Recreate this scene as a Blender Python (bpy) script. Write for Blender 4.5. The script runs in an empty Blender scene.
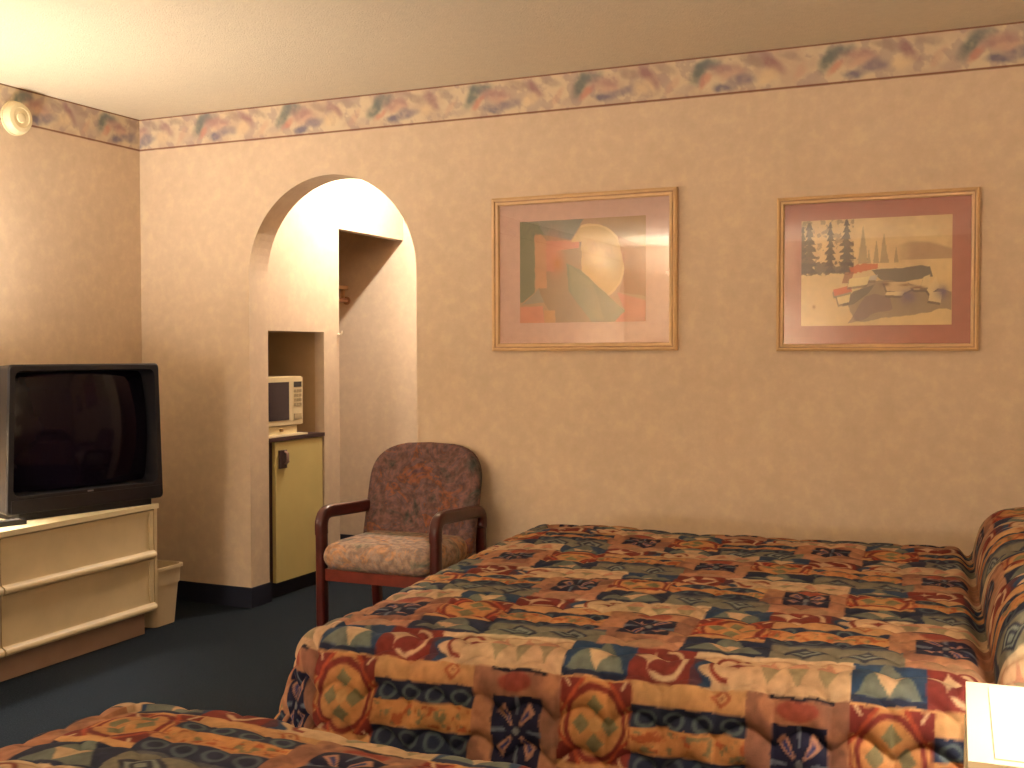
import bpy, bmesh, math, random
import numpy as np
from mathutils import Vector, Matrix
random.seed(7)
rng = np.random.default_rng(11)
SC = bpy.context.scene
C = SC.collection
PI = math.pi

# ------------------------------------------------------------------ helpers
def s2l(c):
    c = np.asarray(c, float) / 255.0
    return np.where(c <= 0.04045, c / 12.92, ((c + 0.055) / 1.055) ** 2.4)

def rgb(r, g, b):
    v = s2l((r, g, b))
    return (float(v[0]), float(v[1]), float(v[2]), 1.0)

def mat(name, col, rough=0.6, vary=0.08, scale=12.0, bump=0.0, bscale=60.0, metal=0.0, spec=0.5, coat=0.0):
    m = bpy.data.materials.new(name); m.use_nodes = True
    nt = m.node_tree; N = nt.nodes; L = nt.links
    b = N['Principled BSDF']
    b.inputs['Roughness'].default_value = rough
    b.inputs['Metallic'].default_value = metal
    b.inputs['Specular IOR Level'].default_value = spec
    b.inputs['Coat Weight'].default_value = coat
    tc = N.new('ShaderNodeTexCoord')
    nz = N.new('ShaderNodeTexNoise'); nz.inputs['Scale'].default_value = scale
    nz.inputs['Detail'].default_value = 4
    L.new(tc.outputs['Object'], nz.inputs['Vector'])
    rp = N.new('ShaderNodeValToRGB')
    c = np.array(col[:3])
    rp.color_ramp.elements[0].position = 0.3
    rp.color_ramp.elements[1].position = 0.7
    rp.color_ramp.elements[0].color = (*(c * (1 - vary)), 1)
    rp.color_ramp.elements[1].color = (*(np.minimum(c * (1 + vary), 1)), 1)
    L.new(nz.outputs['Fac'], rp.inputs['Fac'])
    L.new(rp.outputs['Color'], b.inputs['Base Color'])
    if bump:
        n2 = N.new('ShaderNodeTexNoise'); n2.inputs['Scale'].default_value = bscale
        n2.inputs['Detail'].default_value = 3
        L.new(tc.outputs['Object'], n2.inputs['Vector'])
        bp = N.new('ShaderNodeBump'); bp.inputs['Strength'].default_value = bump
        bp.inputs['Distance'].default_value = 0.01
        L.new(n2.outputs['Fac'], bp.inputs['Height'])
        L.new(bp.outputs['Normal'], b.inputs['Normal'])
    return m

def emis(name, col, strength, base=None):
    m = bpy.data.materials.new(name); m.use_nodes = True
    b = m.node_tree.nodes['Principled BSDF']
    b.inputs['Base Color'].default_value = base or col
    b.inputs['Emission Color'].default_value = col
    b.inputs['Emission Strength'].default_value = strength
    b.inputs['Roughness'].default_value = 0.6
    return m

def painted(name, rough=0.8, weave=0.0, wscale=350.0, spec=0.3, bump=0.0):
    """colour comes from the mesh's own dye pattern (attribute 'dye'), with a woven grain on top"""
    m = bpy.data.materials.new(name); m.use_nodes = True
    nt = m.node_tree; N = nt.nodes; L = nt.links
    b = N['Principled BSDF']; b.inputs['Roughness'].default_value = rough
    b.inputs['Specular IOR Level'].default_value = spec
    at = N.new('ShaderNodeAttribute'); at.attribute_name = 'dye'
    tc = N.new('ShaderNodeTexCoord')
    nz = N.new('ShaderNodeTexNoise'); nz.inputs['Scale'].default_value = wscale
    L.new(tc.outputs['Object'], nz.inputs['Vector'])
    mr = N.new('ShaderNodeMapRange')
    mr.inputs['To Min'].default_value = 1 - weave; mr.inputs['To Max'].default_value = 1 + weave
    L.new(nz.outputs['Fac'], mr.inputs['Value'])
    vm = N.new('ShaderNodeVectorMath'); vm.operation = 'SCALE'
    L.new(at.outputs['Color'], vm.inputs[0]); L.new(mr.outputs['Result'], vm.inputs['Scale'])
    L.new(vm.outputs['Vector'], b.inputs['Base Color'])
    if bump:
        bp = N.new('ShaderNodeBump'); bp.inputs['Strength'].default_value = bump
        bp.inputs['Distance'].default_value = 0.004
        L.new(nz.outputs['Fac'], bp.inputs['Height']); L.new(bp.outputs['Normal'], b.inputs['Normal'])
    return m

def link(o, parent=None):
    C.objects.link(o)
    if parent is not None: o.parent = parent
    return o

def obj(name, bm, m, parent=None, smooth=None, bevel=0.0, seg=2):
    if bevel:
        es = [e for e in bm.edges if len(e.link_faces) == 2 and e.calc_face_angle(0) > 0.6]
        bmesh.ops.bevel(bm, geom=es, offset=bevel, segments=seg, profile=0.5, affect='EDGES', clamp_overlap=True)
    bmesh.ops.recalc_face_normals(bm, faces=bm.faces[:])
    me = bpy.data.meshes.new(name); bm.to_mesh(me); bm.free()
    mats = m if isinstance(m, (list, tuple)) else [m]
    for x in mats: me.materials.append(x)
    if smooth is not None:
        me.polygons.foreach_set('use_smooth', [True] * len(me.polygons))
        try: me.set_sharp_from_angle(angle=math.radians(smooth))
        except Exception: pass
    o = bpy.data.objects.new(name, me)
    return link(o, parent)

def thing(name, label, cat, loc=(0, 0, 0), rotz=0.0, group=None):
    o = bpy.data.objects.new(name, None); o.empty_display_size = 0.1
    C.objects.link(o); o.location = loc; o.rotation_euler = (0, 0, rotz)
    o['label'] = label; o['category'] = cat
    if group: o['group'] = group
    return o

def tag(o, label, cat, group=None):
    o['label'] = label; o['category'] = cat
    if group: o['group'] = group
    return o

def struct(o, label=None):
    o['kind'] = 'structure'
    if label: o['label'] = label
    return o

def B(): return bmesh.new()

def box(bm, x0, x1, y0, y1, z0, z1, M=None, mi=0):
    vs = [Vector((x, y, z)) for x in (x0, x1) for y in (y0, y1) for z in (z0, z1)]
    if M is not None: vs = [M @ v for v in vs]
    v = [bm.verts.new(p) for p in vs]
    for f in ((0, 1, 3, 2), (4, 6, 7, 5), (0, 4, 5, 1), (2, 3, 7, 6), (0, 2, 6, 4), (1, 5, 7, 3)):
        bm.faces.new([v[i] for i in f]).material_index = mi
    return bm

def loft(bm, rings, close=True, cap=True, mi=0):
    R = [[bm.verts.new(p) for p in r] for r in rings]
    n = len(R[0])
    for a, b in zip(R[:-1], R[1:]):
        for i in range(n if close else n - 1):
            j = (i + 1) % n
            bm.faces.new((a[i], a[j], b[j], b[i])).material_index = mi
    if cap:
        bm.faces.new(R[0]).material_index = mi
        bm.faces.new(R[-1]).material_index = mi
    return bm

def lathe(bm, prof, n=32, c=(0, 0, 0), cap=True, mi=0):
    rings = [[Vector((c[0] + r * math.cos(2 * PI * i / n), c[1] + r * math.sin(2 * PI * i / n), c[2] + z)) for i in range(n)] for r, z in prof]
    return loft(bm, rings, True, cap, mi)

def rrect(w, h, r, n=6):
    pts = []
    for cx, cy, a0 in ((w / 2 - r, h / 2 - r, 0), (-w / 2 + r, h / 2 - r, 90), (-w / 2 + r, -h / 2 + r, 180), (w / 2 - r, -h / 2 + r, 270)):
        for i in range(n + 1):
            a = math.radians(a0 + 90 * i / n)
            pts.append((cx + r * math.cos(a), cy + r * math.sin(a)))
    return pts

def sweep(bm, path, w, h, side=Vector((1, 0, 0)), r=None, mi=0):
    """sweep a rounded rectangle (w along side, h across) along a path"""
    r = r if r is not None else min(w, h) * 0.3
    sec = rrect(w, h, r, 3)
    rings = []
    P = [Vector(p) for p in path]
    for i, p in enumerate(P):
        t = (P[min(i + 1, len(P) - 1)] - P[max(i - 1, 0)]).normalized()
        n = t.cross(side).normalized()
        rings.append([p + side * a + n * b for a, b in sec])
    return loft(bm, rings, mi=mi)

def tube(bm, path, r, n=10):
    P = [Vector(p) for p in path]; rings = []
    up = Vector((0, 0, 1))
    for i, p in enumerate(P):
        t = (P[min(i + 1, len(P) - 1)] - P[max(i - 1, 0)]).normalized()
        s = t.cross(up)
        if s.length < 1e-3: s = t.cross(Vector((1, 0, 0)))
        s.normalize(); u = s.cross(t)
        rings.append([p + (s * math.cos(2 * PI * k / n) + u * math.sin(2 * PI * k / n)) * r for k in range(n)])
    return loft(bm, rings)

def grid_mesh(name, X, Y, Z, col, m, parent=None, smooth=True, flip=False):
    """dense grid sheet with a dye colour per vertex"""
    ny, nx = X.shape
    co = np.stack([X, Y, Z], -1).reshape(-1, 3).astype(np.float32)
    idx = np.arange(nx * ny).reshape(ny, nx)
    q = np.stack([idx[:-1, :-1], idx[:-1, 1:], idx[1:, 1:], idx[1:, :-1]], -1).reshape(-1, 4)
    if flip: q = q[:, ::-1]
    me = bpy.data.meshes.new(name)
    me.vertices.add(len(co)); me.vertices.foreach_set('co', co.ravel())
    me.loops.add(q.size); me.loops.foreach_set('vertex_index', q.ravel().astype(np.int32))
    me.polygons.add(len(q))
    me.polygons.foreach_set('loop_start', np.arange(0, q.size, 4, dtype=np.int32))
    try: me.polygons.foreach_set('loop_total', np.full(len(q), 4, dtype=np.int32))
    except Exception: pass
    me.polygons.foreach_set('use_smooth', np.full(len(q), smooth))
    a = me.color_attributes.new('dye', 'FLOAT_COLOR', 'POINT')
    rgba = np.ones((len(co), 4), np.float32); rgba[:, :3] = np.clip(col.reshape(-1, 3), 0, 1)
    a.data.foreach_set('color', rgba.ravel())
    me.update(calc_edges=True); me.validate()
    me.materials.append(m)
    return link(bpy.data.objects.new(name, me), parent)

# value noise
_lat = rng.random((256, 256))
def vnoise(x, y, seed=0):
    x = x + seed * 17.3; y = y + seed * 9.1
    xi = np.floor(x).astype(int); yi = np.floor(y).astype(int)
    fx = x - xi; fy = y - yi
    fx = fx * fx * (3 - 2 * fx); fy = fy * fy * (3 - 2 * fy)
    g = lambda a, b: _lat[a % 256, b % 256]
    return (g(xi, yi) * (1 - fx) + g(xi + 1, yi) * fx) * (1 - fy) + (g(xi, yi + 1) * (1 - fx) + g(xi + 1, yi + 1) * fx) * fy
def fbm(x, y, seed=0, o=4):
    s = 0; a = 0.5; t = 0
    for k in range(o):
        s = s + a * vnoise(x * 2 ** k, y * 2 ** k, seed + k); t += a; a *= 0.5
    return s / t
def sstep(a, b, x):
    t = np.clip((x - a) / (b - a), 0, 1); return t * t * (3 - 2 * t)
class Paint:
    def __init__(self, shape, base): self.c = np.ones(shape + (3,)) * s2l(base)
    def put(self, mask, col, k=1.0):
        w = (np.clip(mask, 0, 1) * k)[..., None]
        self.c = self.c * (1 - w) + s2l(col) * w

# ------------------------------------------------------------------ key dimensions (metres; camera stands at x=0,y=0)
H = 2.46; XL = -4.12; XR = 0.62; YB = 4.48; YR = -3.35
AX0, AX1 = -3.437, -2.498; AR = (AX1 - AX0) / 2; AC = (AX0 + AX1) / 2; AZ = 2.105 - AR
WT = 0.15; YV = 6.0
BORDER = 2.297

# ------------------------------------------------------------------ setting materials
def wallpaper():
    m = bpy.data.materials.new('wallpaper'); m.use_nodes = True
    nt = m.node_tree; N = nt.nodes; L = nt.links; b = N['Principled BSDF']
    b.inputs['Roughness'].default_value = 0.75; b.inputs['Specular IOR Level'].default_value = 0.25
    tc = N.new('ShaderNodeTexCoord')
    n1 = N.new('ShaderNodeTexNoise'); n1.inputs['Scale'].default_value = 17; n1.inputs['Detail'].default_value = 5; n1.inputs['Roughness'].default_value = 0.65
    n2 = N.new('ShaderNodeTexNoise'); n2.inputs['Scale'].default_value = 3.2; n2.inputs['Detail'].default_value = 2
    L.new(tc.outputs['Object'], n1.inputs['Vector']); L.new(tc.outputs['Object'], n2.inputs['Vector'])
    r1 = N.new('ShaderNodeValToRGB')
    r1.color_ramp.elements[0].position = 0.32; r1.color_ramp.elements[0].color = rgb(208, 186, 158)
    r1.color_ramp.elements[1].position = 0.68; r1.color_ramp.elements[1].color = rgb(220, 199, 168)
    e = r1.color_ramp.elements.new(0.5); e.color = rgb(213, 190, 164)
    L.new(n1.outputs['Fac'], r1.inputs['Fac'])
    mx = N.new('ShaderNodeMix'); mx.data_type = 'RGBA'; mx.blend_type = 'MULTIPLY'; mx.inputs['Factor'].default_value = 1
    r2 = N.new('ShaderNodeValToRGB')
    r2.color_ramp.elements[0].position = 0.35; r2.color_ramp.elements[0].color = (0.95, 0.95, 0.95, 1)
    r2.color_ramp.elements[1].position = 0.65; r2.color_ramp.elements[1].color = (1, 1, 1, 1)
    L.new(n2.outputs['Fac'], r2.inputs['Fac'])
    L.new(r1.outputs['Color'], mx.inputs['A']); L.new(r2.outputs['Color'], mx.inputs['B'])
    L.new(mx.outputs['Result'], b.inputs['Base Color'])
    n3 = N.new('ShaderNodeTexNoise'); n3.inputs['Scale'].default_value = 120
    L.new(tc.outputs['Object'], n3.inputs['Vector'])
    bp = N.new('ShaderNodeBump'); bp.inputs['Strength'].default_value = 0.12; bp.inputs['Distance'].default_value = 0.004
    L.new(n3.outputs['Fac'], bp.inputs['Height']); L.new(bp.outputs['Normal'], b.inputs['Normal'])
    return m
WP = wallpaper()
M_ceil = mat('ceiling_paint', rgb(226, 212, 186), 0.85, 0.03, 40, 0.35, 160)
M_plaster = mat('vestibule_paint', rgb(226, 206, 172), 0.8, 0.03, 10, 0.1, 90)
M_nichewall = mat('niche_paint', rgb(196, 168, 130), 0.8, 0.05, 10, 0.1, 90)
M_carpet = mat('carpet', rgb(36, 44, 53), 0.95, 0.35, 160, 0.9, 400, spec=0.1)
M_base = mat('vinyl_base', rgb(26, 30, 48), 0.55, 0.1, 20)
M_door = mat('door_paint', rgb(214, 198, 168), 0.5, 0.03, 6)

# ------------------------------------------------------------------ room shell
bm = B(); box(bm, XL - 0.1, XR + 0.1, YR - 0.1, YV + 0.1, -0.1, 0.0)
struct(obj('floor', bm, M_carpet))
bm = B(); box(bm, XL - 0.1, XR + 0.1, YR - 0.1, YV + 0.1, H, H + 0.1)
struct(obj('ceiling', bm, M_ceil))
bm = B(); box(bm, XL - 0.1, XL, YR - 0.1, YV + 0.1, 0, H)
struct(obj('wall_left', bm, WP))
bm = B(); box(bm, XR, XR + 0.1, YR - 0.1, YV + 0.1, 0, H)
struct(obj('wall_right', bm, WP))
bm = B(); box(bm, XL, XR, YR - 0.1, YR, 0, H)
struct(obj('wall_front', bm, WP))

# back wall with the arch
bm = B()
T0 = 0.04
box(bm, XL, AX0 - 0.06, YB, YB + T0, 0, H)             # thin panel in front of the niche recess
box(bm, AX1, XR, YB, YB + WT, 0, H)
NA = 40
arc = [(AC - AR * math.cos(PI * i / NA), AZ + AR * math.sin(PI * i / NA)) for i in range(NA + 1)]
# left pier block, x AX0-0.06 .. AX0
box(bm, AX0 - 0.06, AX0, YB, YB + WT, 0, AZ)
def quad(a, b, c, d):
    bm.faces.new([bm.verts.new(p) for p in (a, b, c, d)])
for y in (YB, YB + WT):
    for (xa, za), (xb, zb) in zip(arc[:-1], arc[1:]):
        quad((xa, y, za), (xb, y, zb), (xb, y, H), (xa, y, H))
    quad((AX0 - 0.06, y, AZ), (AX0, y, AZ), (AX0, y, H), (AX0 - 0.06, y, H))
for (xa, za), (xb, zb) in zip(arc[:-1], arc[1:]):
    quad((xa, YB, za), (xb, YB, zb), (xb, YB + WT, zb), (xa, YB + WT, za))
bmesh.ops.remove_doubles(bm, verts=bm.verts[:], dist=1e-5)
struct(obj('wall_back', bm, WP))

# vestibule: side wall (faces +x) with niche + closet opening, far wall, right wall
NY0, NY1, NZ = YB + WT, 5.13, 1.375      # niche
OY0, OZ = 5.28, 1.952                    # closet opening
bm = B()
box(bm, AX0 - 0.06, AX0, NY0, NY1, NZ, H)               # over the niche
box(bm, AX0 - 0.06, AX0, NY1, OY0, 0, H)                # pier between niche and closet
box(bm, AX0 - 0.06, AX0, OY0, YV, OZ, H)                # header over the closet
struct(obj('wall_alcove', bm, WP))
bm = B(); box(bm, XL, AX1 + 0.1, YV, YV + 0.1, 0, H); struct(obj('wall_far', bm, WP))
bm = B(); box(bm, AX1, AX1 + 0.1, YB + WT, YV, 0, H); struct(obj('wall_alcove_right', bm, WP))
# niche lining: ceiling, far side partition
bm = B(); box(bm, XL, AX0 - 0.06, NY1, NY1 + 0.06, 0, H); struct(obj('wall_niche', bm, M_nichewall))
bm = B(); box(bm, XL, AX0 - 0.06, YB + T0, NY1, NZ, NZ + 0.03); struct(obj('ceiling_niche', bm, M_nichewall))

M_brown = mat('bounce_blocker_brown', rgb(70, 42, 30), .6, .15, 8)
bm = B(); box(bm, AX1 - .02, AX1 - .001, 4.72, 5.92, .005, 2.15); struct(obj('bounce_blocker', bm, M_brown, bevel=.004))  # unseen dark panel added to cut bounce light onto the arch reveal
# dark vinyl baseboards
def baseb(name, x0, x1, y0, y1, z1=0.1):
    bm = B(); box(bm, x0, x1, y0, y1, 0.0, z1); return struct(obj(name, bm, M_base, bevel=0.003))
baseb('baseboard_back', XL, AX0, YB - 0.008, YB)
baseb('baseboard_back.001', AX1, XR, YB - 0.008, YB)
baseb('baseboard_left', XL, XL + 0.008, YR, YB - 0.008)
baseb('baseboard_right', XR - 0.008, XR, YR, YB - 0.008)
baseb('baseboard_pier', AX0, AX0 + 0.008, YB - 0.008, NY0 + 0.005)
baseb('baseboard_alcove', AX0, AX0 + 0.008, NY1, OY0)
baseb('baseboard_far', XL, AX1, YV - 0.008, YV, 0.11)

# ------------------------------------------------------------------ wallpaper border
M_border = painted('border_paper', 0.75, 0.05, 220)
def border_strip(name, length, fn, phase, sg=1):
    nx = int(length / 0.005); nz = 40
    u = np.linspace(0, length, nx); v = np.linspace(0, 1, nz)
    U, V = np.meshgrid(u, v)
    P = Paint(U.shape, (212, 194, 164))
    wx = fbm(U * 14, V * 2.2, 3) - 0.5; wy = fbm(U * 14, V * 2.2, 8) - 0.5
    per = 0.51
    x = np.mod(sg * U + phase + wx * 0.03, per) / per; y = V + wy * 0.25
    P.put(sstep(.45, .7, fbm(U * 9, V * 1.6, 21)), (186, 160, 142), .6)
    P.put(sstep(.5, .62, fbm(U * 22 + V * 2, V * 3 - U * 8, 5)), (160, 138, 136), .5)
    def blob(cx, cy, rx, ry, ang, col, k):
        d = 0
        for off in (-1, 0, 1):
            a = (x - cx + off) * per / 0.15; b_ = (y - cy)
            ca, sa = math.cos(ang), math.sin(ang)
            p = (a * ca + b_ * sa) / (rx * 1.15); q = (-a * sa + b_ * ca) / (ry * 1.45)
            d = np.maximum(d, 1 - sstep(.30, 1.15, np.sqrt(p * p + q * q)))
        P.put(d * (0.5 + 0.8 * fbm(U * 50 + V * 3, V * 7 - U * 10, 13)), col, k * .92)
    blob(.08, .62, .42, .17, .95, (104, 116, 112), .95)
    blob(.17, .80, .36, .14, .15, (116, 122, 122), .9)
    blob(.13, .40, .28, .09, .7, (196, 128, 112), .7)
    blob(.30, .60, .52, .17, -.12, (168, 128, 124), .8)
    blob(.32, .48, .34, .09, .1, (206, 172, 150), .7)
    blob(.27, .22, .30, .09, -.1, (112, 108, 128), .95)
    blob(.42, .34, .46, .12, .1, (136, 124, 134), .9)
    blob(.50, .80, .42, .10, -.3, (162, 140, 126), .8)
    blob(.66, .66, .42, .13, -.75, (154, 116, 118), .9)
    blob(.62, .40, .3, .18, .2, (224, 200, 160), .7)
    blob(.80, .80, .36, .10, -.4, (166, 146, 132), .8)
    blob(.86, .36, .30, .10, .9, (200, 160, 140), .6)
    blob(.96, .22, .3, .10, .1, (180, 160, 150), .6)
    for c in (0.04, 0.985):
        P.put(1 - sstep(.010, .03, np.abs(V - c)), (120, 72, 48), .95)
    z = BORDER + V * (H - BORDER)
    X, Y = fn(U)
    return struct(grid_mesh(name, X, Y, z, P.c, M_border, flip=(name != 'trim_2')))
border_strip('trim_1', XR - XL, lambda U: (XL + U, np.full_like(U, YB - 0.002)), 0.51 - (-1.69 - XL) % 0.51 + .045)
border_strip('trim_2', YB - YR, lambda U: (np.full_like(U, XL + 0.002), YB - U), 0.30, -1)

# ------------------------------------------------------------------ bedspread pattern
CREAM = (226, 188, 148); PEACH = (214, 160, 120); GOLD = (218, 154, 96); MAROON = (138, 54, 48)
NAVY = (46, 52, 78); BLUE = (52, 76, 108); TEAL = (122, 128, 118); SAGE = (120, 128, 96); PLUM = (92, 58, 66); BROWN = (168, 112, 84); ROSE = (196, 132, 108)
PU, PV = 0.625, 0.40
def cells(s, t, lay):
    """lay: knots (t, k*PV+v) of the fabric rows, and per row (offset, period) of the repeat"""
    kt, kv = lay['t']
    vv = np.interp(t, kt, kv)
    k = np.floor(vv / PV).astype(int); v = vv - k * PV
    ks = sorted(lay['rows']); kk = np.clip(k, ks[0], ks[-1])
    o = np.select([kk == i for i in ks], [lay['rows'][i][0] for i in ks])
    pr = np.select([kk == i for i in ks], [lay['rows'][i][1] for i in ks])
    u = np.mod(s - o, pr) / pr * PU
    return v, u
def spread_colour(s, t, lay):
    ds = np.gradient(s, axis=1) * .5; dt = np.gradient(t, axis=0) * .5
    return sum(spread_point(s + i * ds, t + j * dt, lay) for i in (-.5, .5) for j in (-.5, .5)) / 4
def spread_point(s, t, lay):
    w1 = (fbm(s * 30, t * 30, 1) - .5) * 0.012; w2 = (fbm(s * 30, t * 30, 2) - .5) * 0.010
    s = s + w1; t = t + w2
    v, u = cells(s, t, lay)
    P = Paint(s.shape, PEACH)
    def rect(u0, u1, v0, v1):
        return (u >= u0) & (u < u1) & (v >= v0) & (v < v1), (u - u0) / (u1 - u0), (v - v0) / (v1 - v0)
    def aa(d, w=.06): return 1 - sstep(-w, w, d)          # 1 inside (d<0)
    def ring(a, b, ca, cb, rx, ry, wd): return 1 - sstep(wd * .7, wd * 1.3, np.abs(np.sqrt(((a - ca) / rx) ** 2 + ((b - cb) / ry) ** 2) - 1))
    def ell(a, b, ca, cb, rx, ry): return aa(np.sqrt(((a - ca) / rx) ** 2 + ((b - cb) / ry) ** 2) - 1, .12)
    def star4(a, b, ca, cb, r):
        x_, y_ = np.abs(a - ca) / r, np.abs(b - cb) / r
        return aa(np.sqrt(x_) + np.sqrt(y_) - 1.12, .05) + ell(a, b, ca, cb, r * .4, r * .4)
    # ---- S1 : medallion | bands | star tile   v .10 - .30
    m, a, b = rect(0, .165, .10, .30)
    P.put(m, GOLD)
    di = np.abs(a - .5) + np.abs(b - .5)
    rr0 = np.sqrt(((a - .5) / .40) ** 2 + ((b - .5) / .37) ** 2)
    lf = np.abs(np.abs(a - .5) - np.abs(b - .5))
    P.put(m * aa(.50 - di, .03) * (rr0 > 1.12) * (lf < .27 - .22 * (np.abs(di - .74))), MAROON)
    P.put(m * (lf < .022) * (di > .70) * (di < .92), CREAM)
    P.put(m * ring(a, b, .5, .5, .40, .37, .085), MAROON)
    P.put(m * (np.abs(di - .60) < .03) * (rr0 > 1.02), (190, 84, 56))
    for ca, cb in ((.5, .70), (.5, .31), (.31, .5), (.69, .5)): P.put(m * ((np.abs(a - ca) / .13 + np.abs(b - cb) / .11) < 1), SAGE, .85)
    P.put(m * ell(a, b, .5, .5, .08, .07), (226, 172, 110))
    P.put(m * ((a < .035) | (a > .965)), MAROON, .7); P.put(m * ((b < .09) | (b > .93)), (224, 168, 112))
    # bands
    m, a, b = rect(.165, .415, .10, .30)
    P.put(m, PEACH)
    P.put(m * (b > .76), (216, 164, 112))
    dd = np.abs(a - .78) / .09 + np.abs(b - .88) / .10
    P.put(m * (dd < 1), (186, 108, 74)); P.put(m * (dd < .55), (220, 170, 118)); P.put(m * (dd < .25), (170, 110, 80))
    P.put(m * (b > .53) * (b < .75), NAVY)
    for i in range(4):
        P.put(m * ring(a, b, .13 + .25 * i, .62, .075, .075, .22) * (b < .75) * (b > .53), (104, 120, 122), .8)
        P.put(m * ring(a, b, .22 + .25 * i, .13, .075, .075, .22) * (b < .25), (96, 110, 118), .8)
    P.put(m * (b > .26) * (b <= .53), GOLD)
    fl = fbm(s * 70, t * 70, 5)
    P.put(m * (b > .28) * (b <= .50) * sstep(.55, .62, fl), (176, 82, 50), .8)
    P.put(m * (b > .28) * (b <= .50) * sstep(.6, .66, fbm(s * 60, t * 60, 9)), SAGE, .8)
    P.put(m * (b <= .25) , NAVY)
    for i in range(4): P.put(m * ring(a, b, .14 + .25 * i, .13, .08, .085, .22) * (b < .25), (96, 110, 118), .8)
    # star tile field
    m, a, b = rect(.415, PU, .06, .30)
    P.put(m, (196, 138, 104))
    P.put(m * sstep(.5, .6, fbm(s * 12, t * 12, 31)), PLUM, .45)
    P.put(m * (a > .22) * (a < .86) * (b > .93) * (b < .99), (40, 34, 50))
    P.put(m * ell(a, b, .5, .86, .2, .07), (164, 66, 56), .8)
    mm = m * (a > .25) * (a < .80) * (b > .14) * (b < .76)
    P.put(mm, (34, 34, 62))
    aa_ = (a - .525) / .275; bb_ = (b - .45) / .31
    ang = np.arctan2(bb_, aa_); rr = np.sqrt(aa_ ** 2 + bb_ ** 2)
    P.put(mm * (np.abs(np.cos(2 * ang)) < .42) * (rr > .25) * (rr < .95), (206, 150, 124), .9)
    P.put(mm * (np.abs(np.cos(2 * ang)) < .2) * (rr > .35) * (rr < .8), (60, 66, 116), 1)
    P.put(mm * (np.abs(np.sin(2 * ang)) < .16) * (rr > .45) * (rr < 1.0), (120, 130, 146), .8)
    P.put(mm * (rr < .14), (140, 140, 140), .8)
    # ---- S2B : triangles | eyes                 v 0 - .10
    m, a, b = rect(0, .185, 0, .10)
    P.put(m, NAVY)
    P.put(m * (np.abs(a - .5) < .44 * (1.1 - b)) * (b > .12), TEAL)
    P.put(m * (np.abs(a - .5) < (.85 - b) * .30) * (b > .1) * (b < .85) * 0, CREAM)
    P.put(m * (np.abs(a - .5) < (b - .15) * .45) * (b > .15) * (b < .62), CREAM)
    m, a, b = rect(.185, .445, 0, .10)
    P.put(m, (138, 132, 114))
    P.put(m * (b > .90), (70, 78, 98), .7)
    for ca in (.25, .72):
        dd = np.abs(a - ca) / .20 + np.abs(b - .45) / .42
        P.put(m * (dd < 1) * (dd > .72), NAVY, .9); P.put(m * (dd < .50) * (dd > .24), NAVY, .9); P.put(m * (dd <= .72) * (dd > .50), (150, 158, 148)); P.put(m * (dd < .24), (150, 158, 148))
    m, a, b = rect(.445, PU, 0, .06)
    P.put(m, (206, 148, 116)); P.put(m * ell(a, b, .5, .4, .3, .5), SAGE, .3)
    # ---- S2A : triangles | red scroll | cream scroll + tulips   v .30 - .40
    m, a, b = rect(0, .15, .29, PV)
    P.put(m, BLUE); P.put(m * (b < .12), NAVY)
    P.put(m * (np.abs(a - .5) < .47 * (1.08 - b)) * (b > .13), TEAL)
    P.put(m * (np.abs(a - .5) < (b - .14) * .46) * (b > .14) * (b < .60), CREAM)
    m, a, b = rect(.15, .285, .29, PV)
    P.put(m, MAROON)
    P.put(m * ring(a, b, .58, .50, .30, .40, .12) * ((a > .52) | (b < .22)), CREAM)
    P.put(m * star4(a, b, .30, .60, .32), CREAM)
    m, a, b = rect(.285, PU, .29, PV)
    P.put(m, CREAM)
    P.put(m * (a < .10 + .045 * np.sin(b * 13)), BLUE); P.put(m * (a < .05 + .03 * np.sin(b * 11)), (92, 56, 70))
    P.put(m * ring(a, b, .25, .50, .12, .36, .12) * ((a < .25) | (b > .62)), (146, 62, 50))
    P.put(m * star4(a, b, .30, .50, .10), (146, 58, 54))
    for i, ca in enumerate((.50, .68, .86)):
        dd = np.abs(a - ca) / .07 + np.abs(b - .52) / .38
        P.put(m * (dd < 1) * (b > .5), (204, 132, 108), .7); P.put(m * (dd < 1) * (b <= .5), SAGE, .6)
    P.put(m * (b > .90), (236, 204, 164)); P.put(m * (b > .86) * (b < .9), (190, 150, 116), .8)
    # seams and mottling of the print
    mott = (0.27 + 0.32 * fbm(s * 26, t * 26, 41) + 0.26 * fbm(s * 95, t * 95, 47, 2))[..., None] * (1 + (fbm(s * 7, t * 7, 44) - .5)[..., None] * np.array([.10, -.16, -.10]))
    return P.c * mott

def quilt(s, t):
    """puffed scallop quilting"""
    w, h = 0.115, 0.085
    best = np.zeros_like(s); seg = np.zeros_like(s)
    v = t / h - 0.42 * np.abs(np.sin(PI * s / w + .6 * np.floor(t / h * 0) ))
    f = v - np.floor(v)
    g = np.abs(np.sin(PI * s / w))
    puff = (1 - np.abs(2 * f - 1) ** 2.4) ** 0.75
    puff = puff * (0.55 + 0.45 * np.sqrt(g))
    return puff

def nonuni(a, fine, stops):
    """a: start; stops: list of (end, step)"""
    out = [np.array([a])]; cur = a
    for e, st in stops:
        n = max(2, int(round((e - cur) / st))); out.append(np.linspace(cur, e, n + 1)[1:]); cur = e
    return np.concatenate(out)

M_spread = painted('bedspread_print', 0.85, 0.10, 420, 0.2, 0.15)
M_matt = mat('mattress_ticking', rgb(214, 206, 190), 0.85, 0.05, 30)
M_boxs = mat('box_spring_cloth', rgb(120, 108, 92), 0.9, 0.08, 40)
M_bframe = mat('bed_frame_metal', rgb(60, 48, 40), 0.5, 0.05, 20, metal=0.6)
M_pillow = mat('pillow_cotton', rgb(226, 220, 206), 0.85, 0.03, 20)

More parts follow.
